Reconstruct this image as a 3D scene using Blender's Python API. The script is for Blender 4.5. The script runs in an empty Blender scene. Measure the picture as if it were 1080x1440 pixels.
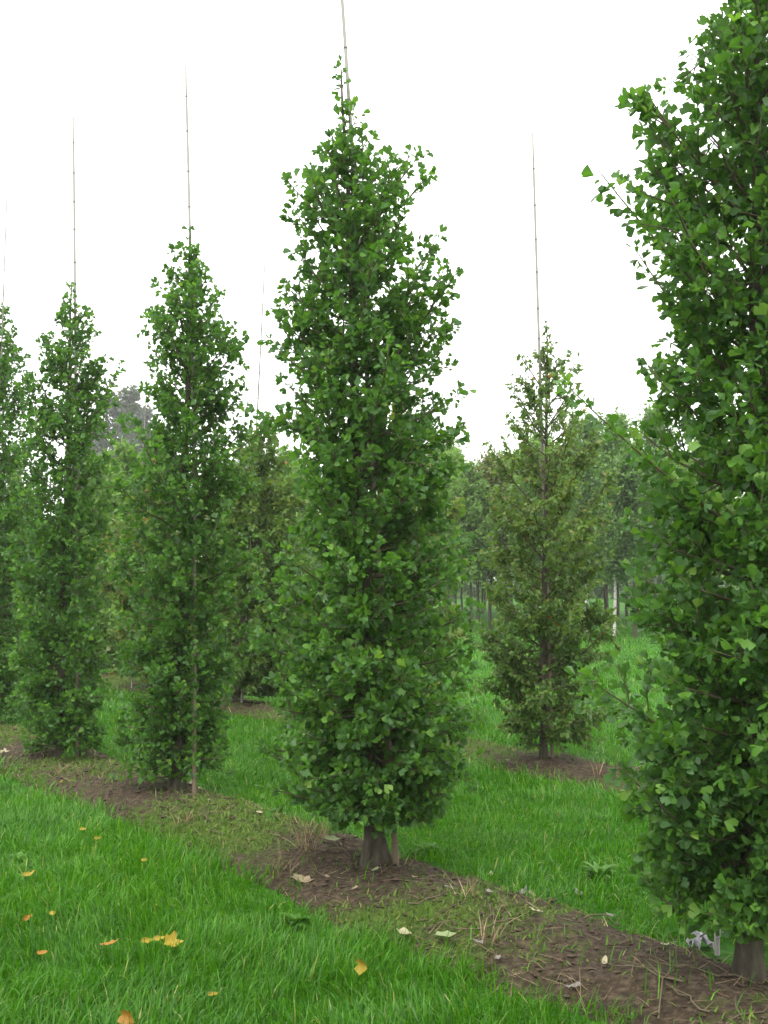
import bpy, math
import numpy as np
from mathutils import Matrix, Vector

sc = bpy.context.scene
col = sc.collection
# ------------------------------------------------------------------ camera
F, W, H, EYE = 1500.0, 1080.0, 1440.0, 1.6
PITCH = math.atan(95 / F)
cam_d = bpy.data.cameras.new('camera')
cam_d.sensor_fit = 'VERTICAL'; cam_d.sensor_height = 36.0; cam_d.sensor_width = 27.0
cam_d.lens = 36.0 * F / H
cam_d.clip_start = 0.05; cam_d.clip_end = 3000
cam = bpy.data.objects.new('camera', cam_d); col.objects.link(cam)
cam.location = (0, 0, EYE); cam.rotation_euler = (math.pi / 2 + PITCH, 0, 0)
sc.camera = cam

# ------------------------------------------------------------------ sky, overcast
SUN_EL, SUN_ROT = math.radians(58), math.radians(200)
w = bpy.data.worlds.new('World'); sc.world = w; w.use_nodes = True
nt = w.node_tree; nt.nodes.clear()
def wn(t, **k):
    n = nt.nodes.new(t)
    for a, b in k.items(): setattr(n, a, b)
    return n
out = wn('ShaderNodeOutputWorld'); bg1 = wn('ShaderNodeBackground'); bg2 = wn('ShaderNodeBackground')
add = wn('ShaderNodeAddShader')
sky = wn('ShaderNodeTexSky', sky_type='NISHITA', sun_disc=False, sun_elevation=SUN_EL, sun_rotation=SUN_ROT,
         dust_density=8.0, air_density=1.0)
hs = wn('ShaderNodeHueSaturation'); hs.inputs['Saturation'].default_value = 0.15
nt.links.new(sky.outputs[0], hs.inputs['Color']); nt.links.new(hs.outputs[0], bg1.inputs[0])
bg1.inputs[1].default_value = 0.05
# even cloud deck, brighter overhead than at the horizon as overcast skies are
tc = wn('ShaderNodeTexCoord'); sep = wn('ShaderNodeSeparateXYZ'); mr = wn('ShaderNodeMapRange')
nt.links.new(tc.outputs['Generated'], sep.inputs[0]); nt.links.new(sep.outputs[2], mr.inputs[0])
mr.inputs[1].default_value = 0; mr.inputs[2].default_value = 1; mr.inputs[3].default_value = 0.98; mr.inputs[4].default_value = 2.1
nt.links.new(mr.outputs[0], bg2.inputs[1]); bg2.inputs[0].default_value = (1.0, 0.995, 0.985, 1)
nt.links.new(bg1.outputs[0], add.inputs[0]); nt.links.new(bg2.outputs[0], add.inputs[1])
nt.links.new(add.outputs[0], out.inputs[0])
sun_d = bpy.data.lights.new('sun', 'SUN'); sun_d.energy = 0.9; sun_d.angle = math.radians(35); sun_d.color = (1, 0.97, 0.92)
sun = bpy.data.objects.new('sun', sun_d); col.objects.link(sun)
sun.rotation_euler = (math.pi / 2 - SUN_EL, 0, math.radians(-20)); sun.location = (0, 0, 30)
sc.view_settings.view_transform = 'Standard'; sc.view_settings.look = 'None'
sc.view_settings.exposure = 0.95; sc.view_settings.gamma = 1.0
sc.view_settings.use_curve_mapping = False
sc.render.engine = 'CYCLES'
sc.cycles.max_bounces = 8; sc.cycles.transmission_bounces = 6; sc.cycles.diffuse_bounces = 4
sc.cycles.volume_bounces = 1

# ------------------------------------------------------------------ helpers
RNG = np.random.default_rng(7)
def ray(px, py):
    u = np.array([0, -math.sin(PITCH), math.cos(PITCH)]); f = np.array([0, math.cos(PITCH), math.sin(PITCH)])
    return np.array([1., 0, 0]) * (px - W / 2) + u * (H / 2 - py) + f * F
def at_depth(px, py, Y):
    d = ray(px, py); return d * (Y / d[1]) + np.array([0, 0, EYE])
def project(P):
    P = np.asarray(P, float) - np.array([0, 0, EYE])
    y = P[..., 1] * math.cos(PITCH) + P[..., 2] * math.sin(PITCH)
    z = -P[..., 1] * math.sin(PITCH) + P[..., 2] * math.cos(PITCH)
    return W / 2 + F * P[..., 0] / y, H / 2 - F * z / y, y

def _hash(i, j, s):
    n = (i * 374761393 + j * 668265263 + s * 1442695041) & 0xffffffff
    n = ((n ^ (n >> 13)) * 1274126177) & 0xffffffff
    return ((n ^ (n >> 16)) & 0xffff) / 65535.0
def vnoise(x, y, s=0):
    x = np.asarray(x, float); y = np.asarray(y, float)
    i = np.floor(x).astype(np.int64); j = np.floor(y).astype(np.int64)
    a = x - i; b = y - j; a = a * a * (3 - 2 * a); b = b * b * (3 - 2 * b)
    return (_hash(i, j, s) * (1 - a) + _hash(i + 1, j, s) * a) * (1 - b) + (_hash(i, j + 1, s) * (1 - a) + _hash(i + 1, j + 1, s) * a) * b
def fbm(x, y, s=0, o=3):
    t = 0; amp = .5
    for k in range(o): t = t + amp * vnoise(x * 2 ** k, y * 2 ** k, s + k); amp *= .5
    return t / (1 - .5 ** o)

# row frame: rows run along U, N points away from the camera side
T1 = np.array([-0.05, 6.08])
U2 = np.array([-0.605, 0.796]); N2 = np.array([0.796, 0.605])
ROW2 = 3.22
def row_coords(x, y):
    dx = np.asarray(x, float) - T1[0]; dy = np.asarray(y, float) - T1[1]
    return dx * U2[0] + dy * U2[1], dx * N2[0] + dy * N2[1]
STRIPS = [(-0.74, 0.29, 0), (ROW2 - 0.55, ROW2 + 0.33, 50)]
def gz(x, y):
    return 0.02 * (fbm(np.asarray(x) * .8 + 31, np.asarray(y) * .8 + 17, 3, 2) - .5)
def strip_edges(s, k):
    a, b, sd = STRIPS[k]
    return (a + .26 * (fbm(s * 1.3 + 9, s * 0 + 5, sd + 1) - .5), b + .22 * (fbm(s * 1.6 + 3, s * 0 + 8, sd + 2) - .5))
def strip_z(x, y, k):
    s, c = row_coords(x, y)
    a, b = strip_edges(s, k)
    m = (c - a) / (b - a)
    prof = np.clip(1 - (2 * m - 1) ** 2, -.6, 1)
    lump = fbm(x * 5, y * 5, 11, 4) - .45
    return gz(x, y) + .10 * prof - .012 + .07 * lump * np.clip(prof * 2.5, 0, 1), m
def surf(x, y):
    z = gz(x, y)
    for k in (0, 1):
        q, m = strip_z(x, y, k)
        z = np.where((m > 0) & (m < 1), np.maximum(z, q), z)
    return z
def on_surf(px, py):
    z = 0.0
    for _ in range(6):
        d = ray(px, py); t = (z - EYE) / d[2]; p = d * t
        z = float(surf(p[0], p[1]))
    return np.array([p[0], p[1], z])

def new_mesh(name, V, Fc, smooth=True, attrs=None):
    """V (n,3); Fc (m,3) or (m,4) array"""
    me = bpy.data.meshes.new(name)
    V = np.ascontiguousarray(V, np.float32); Fc = np.ascontiguousarray(Fc, np.int32)
    m, k = Fc.shape
    me.vertices.add(len(V)); me.vertices.foreach_set('co', V.ravel())
    me.loops.add(m * k); me.loops.foreach_set('vertex_index', Fc.ravel())
    me.polygons.add(m); me.polygons.foreach_set('loop_start', np.arange(0, m * k, k, dtype=np.int32))
    me.polygons.foreach_set('use_smooth', np.full(m, smooth, dtype=bool))
    for an, av in (attrs or {}).items():
        a = me.attributes.new(an, 'FLOAT', 'POINT'); a.data.foreach_set('value', np.ascontiguousarray(av, np.float32))
    me.update(calc_edges=True); me.validate()
    return me
def obj(name, me, mat, parent=None, loc=(0, 0, 0)):
    if mat and len(me.materials) == 0: me.materials.append(mat)
    o = bpy.data.objects.new(name, me); col.objects.link(o)
    o.location = loc
    if parent: o.parent = parent
    return o
def tag(o, label=None, cat=None, group=None, kind=None):
    if label: o['label'] = label
    if cat: o['category'] = cat
    if group: o['group'] = group
    if kind: o['kind'] = kind
    return o
def thing(name, loc, label, cat, group=None):
    o = bpy.data.objects.new(name, None); col.objects.link(o); o.location = loc; o.empty_display_size = .2
    return tag(o, label, cat, group)

class Geo:
    def __init__(s): s.V = []; s.F = []; s.n = 0
    def add(s, V, Fc):
        s.V.append(V); s.F.append(np.asarray(Fc) + s.n); s.n += len(V)
    def mesh(s, name, smooth=True): return new_mesh(name, np.concatenate(s.V), np.concatenate(s.F), smooth)
def tube(P, R, sides=6):
    P = np.asarray(P, float); n = len(P)
    T = np.gradient(P, axis=0); T /= np.linalg.norm(T, axis=1)[:, None] + 1e-9
    ref = np.array([1., 0, 0]) if abs(T[0][0]) < .8 else np.array([0, 1., 0])
    A = np.cross(T, ref); A /= np.linalg.norm(A, axis=1)[:, None] + 1e-9
    B = np.cross(T, A)
    th = np.linspace(0, 2 * np.pi, sides, endpoint=False)
    R = np.asarray(R, float)
    if R.ndim == 1: R = R[:, None] * np.ones(sides)
    V = P[:, None, :] + R[:, :, None] * (np.cos(th)[None, :, None] * A[:, None, :] + np.sin(th)[None, :, None] * B[:, None, :])
    V = V.reshape(-1, 3); Fc = []
    for i in range(n - 1):
        for j in range(sides):
            a = i * sides + j; b = i * sides + (j + 1) % sides
            Fc.append((a, b, b + sides)); Fc.append((a, b + sides, a + sides))
    V = np.vstack([V, P[-1:] + T[-1:] * R[-1].mean() * .5]); e = len(V) - 1
    for j in range(sides): Fc.append(((n - 1) * sides + j, (n - 1) * sides + (j + 1) % sides, e))
    return V, np.array(Fc)
def norm(v): return v / (np.linalg.norm(v, axis=-1, keepdims=True) + 1e-9)

# ------------------------------------------------------------------ materials
def mat_base(name):
    m = bpy.data.materials.new(name); m.use_nodes = True
    t = m.node_tree; t.nodes.clear()
    o = t.nodes.new('ShaderNodeOutputMaterial')
    def N(ty, **k):
        n = t.nodes.new(ty)
        for a, b in k.items(): setattr(n, a, b)
        return n
    return m, t, o, N
def ramp(N, stops):
    r = N('ShaderNodeValToRGB'); cr = r.color_ramp
    while len(cr.elements) > 1: cr.elements.remove(cr.elements[-1])
    cr.elements[0].position = stops[0][0]; cr.elements[0].color = (*stops[0][1], 1)
    for p, c in stops[1:]:
        e = cr.elements.new(p); e.color = (*c, 1)
    return r
def leaf_mat(name, stops, rough=.45, transl=.35, use_obj=False, under=.09, spec=.22):
    m, t, o, N = mat_base(name)
    if use_obj: s = N('ShaderNodeObjectInfo').outputs['Random']
    else: s = N('ShaderNodeAttribute', attribute_name='tint').outputs['Fac']
    r = ramp(N, stops); t.links.new(s, r.inputs[0])
    # leaf undersides are paler and greyer
    geo = N('ShaderNodeNewGeometry')
    mx = N('ShaderNodeMix', data_type='RGBA'); ml = N('ShaderNodeMath', operation='MULTIPLY'); ml.inputs[1].default_value = under
    t.links.new(geo.outputs['Backfacing'], ml.inputs[0]); t.links.new(ml.outputs[0], mx.inputs[0])
    t.links.new(r.outputs[0], mx.inputs[6]); mx.inputs[7].default_value = (.13, .19, .12, 1)
    p = N('ShaderNodeBsdfPrincipled'); p.inputs['Roughness'].default_value = rough; p.inputs['Specular IOR Level'].default_value = spec
    t.links.new(mx.outputs[2], p.inputs['Base Color'])
    tr = N('ShaderNodeBsdfTranslucent')
    g = N('ShaderNodeMix', data_type='RGBA', blend_type='MULTIPLY'); g.inputs[0].default_value = 1
    t.links.new(r.outputs[0], g.inputs[6]); g.inputs[7].default_value = (1.5, 1.6, .7, 1)
    t.links.new(g.outputs[2], tr.inputs[0])
    ms = N('ShaderNodeMixShader'); ms.inputs[0].default_value = transl
    t.links.new(p.outputs[0], ms.inputs[1]); t.links.new(tr.outputs[0], ms.inputs[2]); t.links.new(ms.outputs[0], o.inputs[0])
    return m
def rough_mat(name, stops, scale=(1, 1, 1), nscale=8, detail=6, bump=.4, dist=.01, rough=.9):
    m, t, o, N = mat_base(name)
    tc = N('ShaderNodeTexCoord'); mp = N('ShaderNodeMapping'); mp.inputs['Scale'].default_value = scale
    n = N('ShaderNodeTexNoise'); n.inputs['Scale'].default_value = nscale; n.inputs['Detail'].default_value = detail; n.inputs['Roughness'].default_value = .65
    t.links.new(tc.outputs['Object'], mp.inputs[0]); t.links.new(mp.outputs[0], n.inputs['Vector'])
    r = ramp(N, stops); t.links.new(n.outputs[0], r.inputs[0])
    b = N('ShaderNodeBump'); b.inputs['Strength'].default_value = bump; b.inputs['Distance'].default_value = dist
    t.links.new(n.outputs[0], b.inputs['Height'])
    p = N('ShaderNodeBsdfPrincipled'); p.inputs['Roughness'].default_value = rough; p.inputs['Specular IOR Level'].default_value = .2
    t.links.new(r.outputs[0], p.inputs['Base Color']); t.links.new(b.outputs[0], p.inputs['Normal']); t.links.new(p.outputs[0], o.inputs[0])
    return m

GINK = [(0, (.034, .085, .014)), (.25, (.052, .118, .036)), (.5, (.056, .142, .018)), (.85, (.088, .19, .026)), (1, (.15, .26, .045))]
M = {}
M['ginkgo'] = leaf_mat('ginkgo_foliage', GINK, transl=.42)
M['ginkgo_leaf'] = leaf_mat('ginkgo_single_leaf', GINK, use_obj=True, transl=.42)
M['olive'] = leaf_mat('olive_foliage', [(0, (.045, .095, .02)), (.35, (.08, .148, .026)), (.6, (.12, .165, .032)), (.85, (.17, .14, .038)), (1, (.26, .11, .03))], transl=.4, under=.35)
M['bg_a'] = leaf_mat('maple_foliage', [(0, (.06, .13, .03)), (.6, (.11, .20, .045)), (1, (.17, .27, .06))], transl=.45)
M['bg_b'] = leaf_mat('birch_foliage', [(0, (.06, .12, .035)), (.6, (.10, .185, .055)), (1, (.15, .24, .075))], transl=.45)
M['bg_c'] = leaf_mat('russet_foliage', [(0, (.06, .10, .025)), (.6, (.11, .145, .035)), (1, (.2, .16, .05))])
M['bg_d'] = leaf_mat('fresh_foliage', [(0, (.07, .14, .035)), (.6, (.12, .21, .05)), (1, (.18, .28, .07))], transl=.45)
M['far'] = leaf_mat('spruce_foliage', [(0, (.03, .045, .03)), (1, (.07, .085, .06))])
M['grass'] = leaf_mat('grass_blades', [(0, (.015, .064, .002)), (.45, (.043, .152, .004)), (.8, (.083, .21, .009)), (.95, (.13, .26, .025)), (1, (.23, .24, .08))], rough=.40, transl=.36, under=.0, spec=.26)
M['weed'] = leaf_mat('weed_leaf', [(0, (.035, .11, .008)), (1, (.07, .17, .016))], rough=.4)
M['moss'] = leaf_mat('moss_and_seedlings', [(0, (.036, .075, .010)), (.6, (.062, .115, .014)), (1, (.13, .145, .03))], rough=.8, transl=.2, under=0)
M['straw'] = leaf_mat('dry_straw', [(0, (.07, .048, .028)), (.6, (.17, .12, .07)), (1, (.32, .26, .16))], rough=.8, transl=.1, under=0)
M['bark'] = rough_mat('grey_bark', [(.3, (.02, .017, .012)), (.55, (.056, .048, .033)), (.75, (.10, .092, .066))], (1, 1, .25), 26, bump=.8, dist=.02)
M['twig'] = rough_mat('twig_bark', [(.3, (.05, .042, .025)), (.7, (.10, .085, .05))], (1, 1, .4), 30)
M['white_bark'] = rough_mat('white_bark', [(.36, (.05, .045, .04)), (.46, (.33, .32, .29)), (.7, (.5, .49, .45))], (1, 1, 3.5), 4, bump=.2)
M['cane'] = rough_mat('bamboo', [(.3, (.10, .09, .075)), (.5, (.18, .17, .15)), (.75, (.28, .27, .24))], (1, 1, .3), 8, bump=.15, rough=.55)
M['cane_foot'] = rough_mat('brown_bamboo', [(.3, (.06, .045, .028)), (.5, (.13, .10, .065)), (.75, (.22, .185, .125))], (1, 1, .3), 8, bump=.15, rough=.6)
m, t, o, N = mat_base('weathered_bamboo'); M['cane_brown'] = m
tc = N('ShaderNodeTexCoord'); sp = N('ShaderNodeSeparateXYZ'); t.links.new(tc.outputs['Object'], sp.inputs[0])
n_ = N('ShaderNodeTexNoise'); n_.inputs['Scale'].default_value = 6; t.links.new(tc.outputs['Object'], n_.inputs['Vector'])
mm_ = N('ShaderNodeMath', operation='MULTIPLY_ADD'); mm_.inputs[1].default_value = 1.6; t.links.new(n_.outputs[0], mm_.inputs[0]); t.links.new(sp.outputs[2], mm_.inputs[2])
mr_ = N('ShaderNodeMapRange'); mr_.inputs[1].default_value = 1.2; mr_.inputs[2].default_value = 4.6; t.links.new(mm_.outputs[0], mr_.inputs[0])
r = ramp(N, [(0, (.10, .072, .042)), (.5, (.15, .125, .09)), (1, (.22, .21, .19))]); t.links.new(mr_.outputs[0], r.inputs[0])
p = N('ShaderNodeBsdfPrincipled'); p.inputs['Roughness'].default_value = .6; t.links.new(r.outputs[0], p.inputs['Base Color']); t.links.new(p.outputs[0], o.inputs[0])
M['node'] = rough_mat('bamboo_node', [(.3, (.07, .05, .03)), (.7, (.16, .12, .08))], rough=.6)
M['soil_clod'] = rough_mat('clod_soil', [(.3, (.022, .015, .009)), (.7, (.065, .046, .03))], nscale=20)
M['scrap'] = rough_mat('white_scrap', [(.3, (.24, .24, .25)), (.7, (.42, .42, .43))], nscale=12, bump=.3)
M['peg'] = rough_mat('grey_weathered_wood', [(.3, (.16, .15, .14)), (.7, (.36, .35, .33))], (1, 1, .2), 30)
def flat_leaf_mat(name, c0, c1, dark):
    k_ = .42; dark, c0, c1 = [tuple(v * k_ for v in c) for c in (dark, c0, c1)]
    return rough_mat(name, [(.36, dark), (.5, c0), (.7, c1)], nscale=24, bump=.3, dist=.004, rough=.6)
M['yellow'] = flat_leaf_mat('yellow_dead_leaf', (.55, .40, .03), (.68, .56, .10), (.2, .15, .03))
M['orange'] = flat_leaf_mat('orange_dead_leaf', (.46, .23, .025), (.58, .32, .05), (.22, .10, .02))
M['beige'] = flat_leaf_mat('beige_dead_leaf', (.42, .33, .20), (.58, .49, .33), (.2, .14, .08))
M['cream'] = flat_leaf_mat('cream_dead_leaf', (.55, .5, .30), (.68, .64, .45), (.3, .24, .13))
M['palegrey'] = flat_leaf_mat('grey_dead_leaf', (.30, .28, .24), (.46, .45, .40), (.13, .11, .09))
M['palegreen'] = flat_leaf_mat('pale_green_leaf', (.32, .40, .18), (.45, .52, .26), (.2, .22, .1))

# ground: short turf base seen between the blades, taking over as grass far off
m, t, o, N = mat_base('turf'); M['turf'] = m
tc = N('ShaderNodeTexCoord')
n1 = N('ShaderNodeTexNoise'); n1.inputs['Scale'].default_value = .35; n1.inputs['Detail'].default_value = 5
n2 = N('ShaderNodeTexNoise'); n2.inputs['Scale'].default_value = 22; n2.inputs['Detail'].default_value = 5
for n_ in (n1, n2): t.links.new(tc.outputs['Object'], n_.inputs['Vector'])
mx = N('ShaderNodeMix', data_type='FLOAT'); mx.inputs[0].default_value = .5
t.links.new(n1.outputs[0], mx.inputs[2]); t.links.new(n2.outputs[0], mx.inputs[3])
r = ramp(N, [(.3, (.010, .036, .003)), (.5, (.021, .078, .005)), (.68, (.045, .12, .010))]); t.links.new(mx.outputs[0], r.inputs[0])
b = N('ShaderNodeBump'); b.inputs['Strength'].default_value = .8; b.inputs['Distance'].default_value = .04
t.links.new(n2.outputs[0], b.inputs['Height'])
p = N('ShaderNodeBsdfPrincipled'); p.inputs['Roughness'].default_value = .9; p.inputs['Specular IOR Level'].default_value = .1
t.links.new(r.outputs[0], p.inputs['Base Color']); t.links.new(b.outputs[0], p.inputs['Normal']); t.links.new(p.outputs[0], o.inputs[0])
# bare soil with moss
m, t, o, N = mat_base('soil'); M['soil'] = m
tc = N('ShaderNodeTexCoord')
n1 = N('ShaderNodeTexNoise'); n1.inputs['Scale'].default_value = 1.7; n1.inputs['Detail'].default_value = 6; n1.inputs['Roughness'].default_value = .6
n2 = N('ShaderNodeTexNoise'); n2.inputs['Scale'].default_value = 30; n2.inputs['Detail'].default_value = 8; n2.inputs['Roughness'].default_value = .7
n3 = N('ShaderNodeTexNoise'); n3.inputs['Scale'].default_value = 9; n3.inputs['Detail'].default_value = 6
for n_ in (n1, n2, n3): t.links.new(tc.outputs['Object'], n_.inputs['Vector'])
rs = ramp(N, [(.28, (.014, .010, .0065)), (.5, (.043, .031, .019)), (.72, (.11, .083, .054))]); t.links.new(n2.outputs[0], rs.inputs[0])
rm = ramp(N, [(.3, (.02, .035, .006)), (.55, (.048, .08, .011)), (.75, (.12, .13, .025))]); t.links.new(n2.outputs[0], rm.inputs[0])
at = N('ShaderNodeAttribute', attribute_name='moss')
ad = N('ShaderNodeMath', operation='ADD'); t.links.new(n3.outputs[0], ad.inputs[0]); t.links.new(at.outputs['Fac'], ad.inputs[1])
mk = N('ShaderNodeMapRange'); mk.inputs[1].default_value = .76; mk.inputs[2].default_value = 1.02; t.links.new(ad.outputs[0], mk.inputs[0])
mx = N('ShaderNodeMix', data_type='RGBA'); t.links.new(mk.outputs[0], mx.inputs[0]); t.links.new(rs.outputs[0], mx.inputs[6]); t.links.new(rm.outputs[0], mx.inputs[7])
b = N('ShaderNodeBump'); b.inputs['Strength'].default_value = 1.0; b.inputs['Distance'].default_value = .03; t.links.new(n2.outputs[0], b.inputs['Height'])
p = N('ShaderNodeBsdfPrincipled'); p.inputs['Roughness'].default_value = .95; p.inputs['Specular IOR Level'].default_value = .15
t.links.new(mx.outputs[2], p.inputs['Base Color']); t.links.new(b.outputs[0], p.inputs['Normal']); t.links.new(p.outputs[0], o.inputs[0])

# ------------------------------------------------------------------ ground and soil strips
def grid_faces(nx, ny):
    i, j = np.meshgrid(np.arange(nx - 1), np.arange(ny - 1), indexing='ij')
    a = (i * ny + j).ravel(); return np.stack([a, a + ny, a + ny + 1, a + 1], 1)
gx = np.concatenate([[-900, -400, -200, -100, -60, -40], np.arange(-30, 30.01, .5), [40, 60, 100, 200, 400, 900]])
gy = np.concatenate([[-60, -20, -6], np.arange(-2, 50.01, .5), [56, 64, 75, 90, 120, 180, 300, 600, 1500]])
X, Y = np.meshgrid(gx, gy, indexing='ij')
Zg = gz(X, Y)
tag(obj('ground', new_mesh('ground', np.stack([X.ravel(), Y.ravel(), Zg.ravel()], 1), grid_faces(len(gx), len(gy))), M['turf']), kind='structure')
TREE_S = {0: [-2.31, 0, 2.63, 4.85, 7.2, 9.6], 1: [-2.6, 0.0, 2.6, 5.2, 7.8, 10.4]}
def moss_value(x, y, k):
    """how mossy the strip is: bare near the stems, mossy between them"""
    s, c = row_coords(x, y)
    v = fbm(x * 1.1 + 40, y * 1.1 + 3, 23 + k)
    s0 = s - (1.4 if k else 0)
    dmin = np.min([np.abs(s0 - q) for q in TREE_S[k]], axis=0)
    return np.clip(.25 + .75 * (v - .5) + .28 * np.clip((dmin - .35) / .6, -1, 1), 0, .8)
for k in (0, 1):
    s = np.concatenate([np.arange(-4.5, 9, .03), np.arange(9, 20, .12), np.arange(20, 60, 1.)])
    mm = np.linspace(-.06, 1.06, 44)
    S, MM = np.meshgrid(s, mm, indexing='ij'); a, b = strip_edges(S, k)
    C = a + (b - a) * MM
    X = T1[0] + S * U2[0] + C * N2[0]; Y = T1[1] + S * U2[1] + C * N2[1]
    Z, _ = strip_z(X, Y, k)
    me = new_mesh('soil_strip', np.stack([X.ravel(), Y.ravel(), Z.ravel()], 1), grid_faces(len(s), len(mm)), attrs={'moss': moss_value(X, Y, k).ravel()})
    tag(obj('soil_strip', me, M['soil']), 'mossy bare soil strip under the ' + ('front row of ginkgos' if k == 0 else 'back row of staked trees'), kind='structure')

# ------------------------------------------------------------------ trees
def fan_leaf(notch, curl, wav, seed, pet=.75):
    """ginkgo fan leaf, unit blade length along +Y, petiole from the origin"""
    rg = np.random.default_rng(seed)
    ang = np.radians([-48, -30, -10, 0, 11, 29, 48]); rad = np.array([.88, 1.05, 1.08, notch, 1.07, 1.03, .86]) * rg.uniform(.9, 1.07, 7)
    V = [(-.03, 0, 0), (.03, 0, 0), (0, pet + .02, 0)]
    for a, q in zip(ang, rad):
        x, y = math.sin(a) * q, math.cos(a) * q
        V.append((x * (1 - .25 * abs(curl)), pet + y, curl * abs(x) - .16 * y * y + wav * rg.uniform(-1, 1)))
    V = np.array(V); Fc = [(0, 1, 2)] + [(2, 3 + i + 1, 3 + i) for i in range(6)]
    return V, np.array(Fc)
FANS = [fan_leaf(.6, .5, .05, 1), fan_leaf(.78, -.35, .08, 2), fan_leaf(.48, .9, .06, 3, .6), fan_leaf(.92, .2, .10, 4), fan_leaf(.7, -.8, .07, 5, .9), fan_leaf(.84, 1.3, .05, 6, .6)]
def oval_leaf(pet=.25, wd=.34, fold=.12):
    V = np.array([(0, 0, 0), (0, pet, 0), (wd, pet + .38, fold), (0, pet + 1, -.12), (-wd, pet + .38, fold), (0, pet + .4, 0)], float)
    return V, np.array([(1, 2, 5), (2, 3, 5), (3, 4, 5), (4, 1, 5)])
OVALS = [oval_leaf(), oval_leaf(wd=.42, fold=.06), oval_leaf(wd=.3, fold=.2)]
def leaves_mesh(name, temps, P, Rm, S, tint, which):
    Vs, Fs, Ts, n = [], [], [], 0
    for i, (tv, tf) in enumerate(temps):
        k = np.nonzero(which == i)[0]
        if len(k) == 0: continue
        V = np.einsum('nij,vj->nvi', Rm[k], tv) * S[k][:, None, None] + P[k][:, None, :]
        Fs.append((tf[None] + (np.arange(len(k)) * len(tv))[:, None, None]).reshape(-1, 3) + n)
        Vs.append(V.reshape(-1, 3)); Ts.append(np.repeat(tint[k], len(tv))); n += len(k) * len(tv)
    return new_mesh(name, np.concatenate(Vs), np.concatenate(Fs), True, {'tint': np.concatenate(Ts)})
def frames(D, Nn):
    """rotation with Y = D (leaf axis) and Z close to Nn"""
    Yv = norm(D); Xv = norm(np.cross(Yv, Nn)); Zv = np.cross(Xv, Yv)
    return np.stack([Xv, Yv, Zv], 2)

class Profile:
    """crown outline read off the photograph at the tree's own depth: rows of (py, xl, xr)"""
    def __init__(s, rows, base):
        z, r, c = [], [], []
        for py, xl, xr in sorted(rows, key=lambda q: -q[0]):
            a = at_depth(xl, py, base[1]); b = at_depth(xr, py, base[1])
            z.append(a[2]); r.append((b[0] - a[0]) / 2); c.append((a[0] + b[0]) / 2 - base[0])
        s.z = np.array(z); s.r = np.array(r); s.c = np.array(c)
    def R(s, z): return np.interp(z, s.z, s.r, left=s.r[0] * .4, right=.02)
    def C(s, z): return np.interp(z, s.z, s.c)

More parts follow.
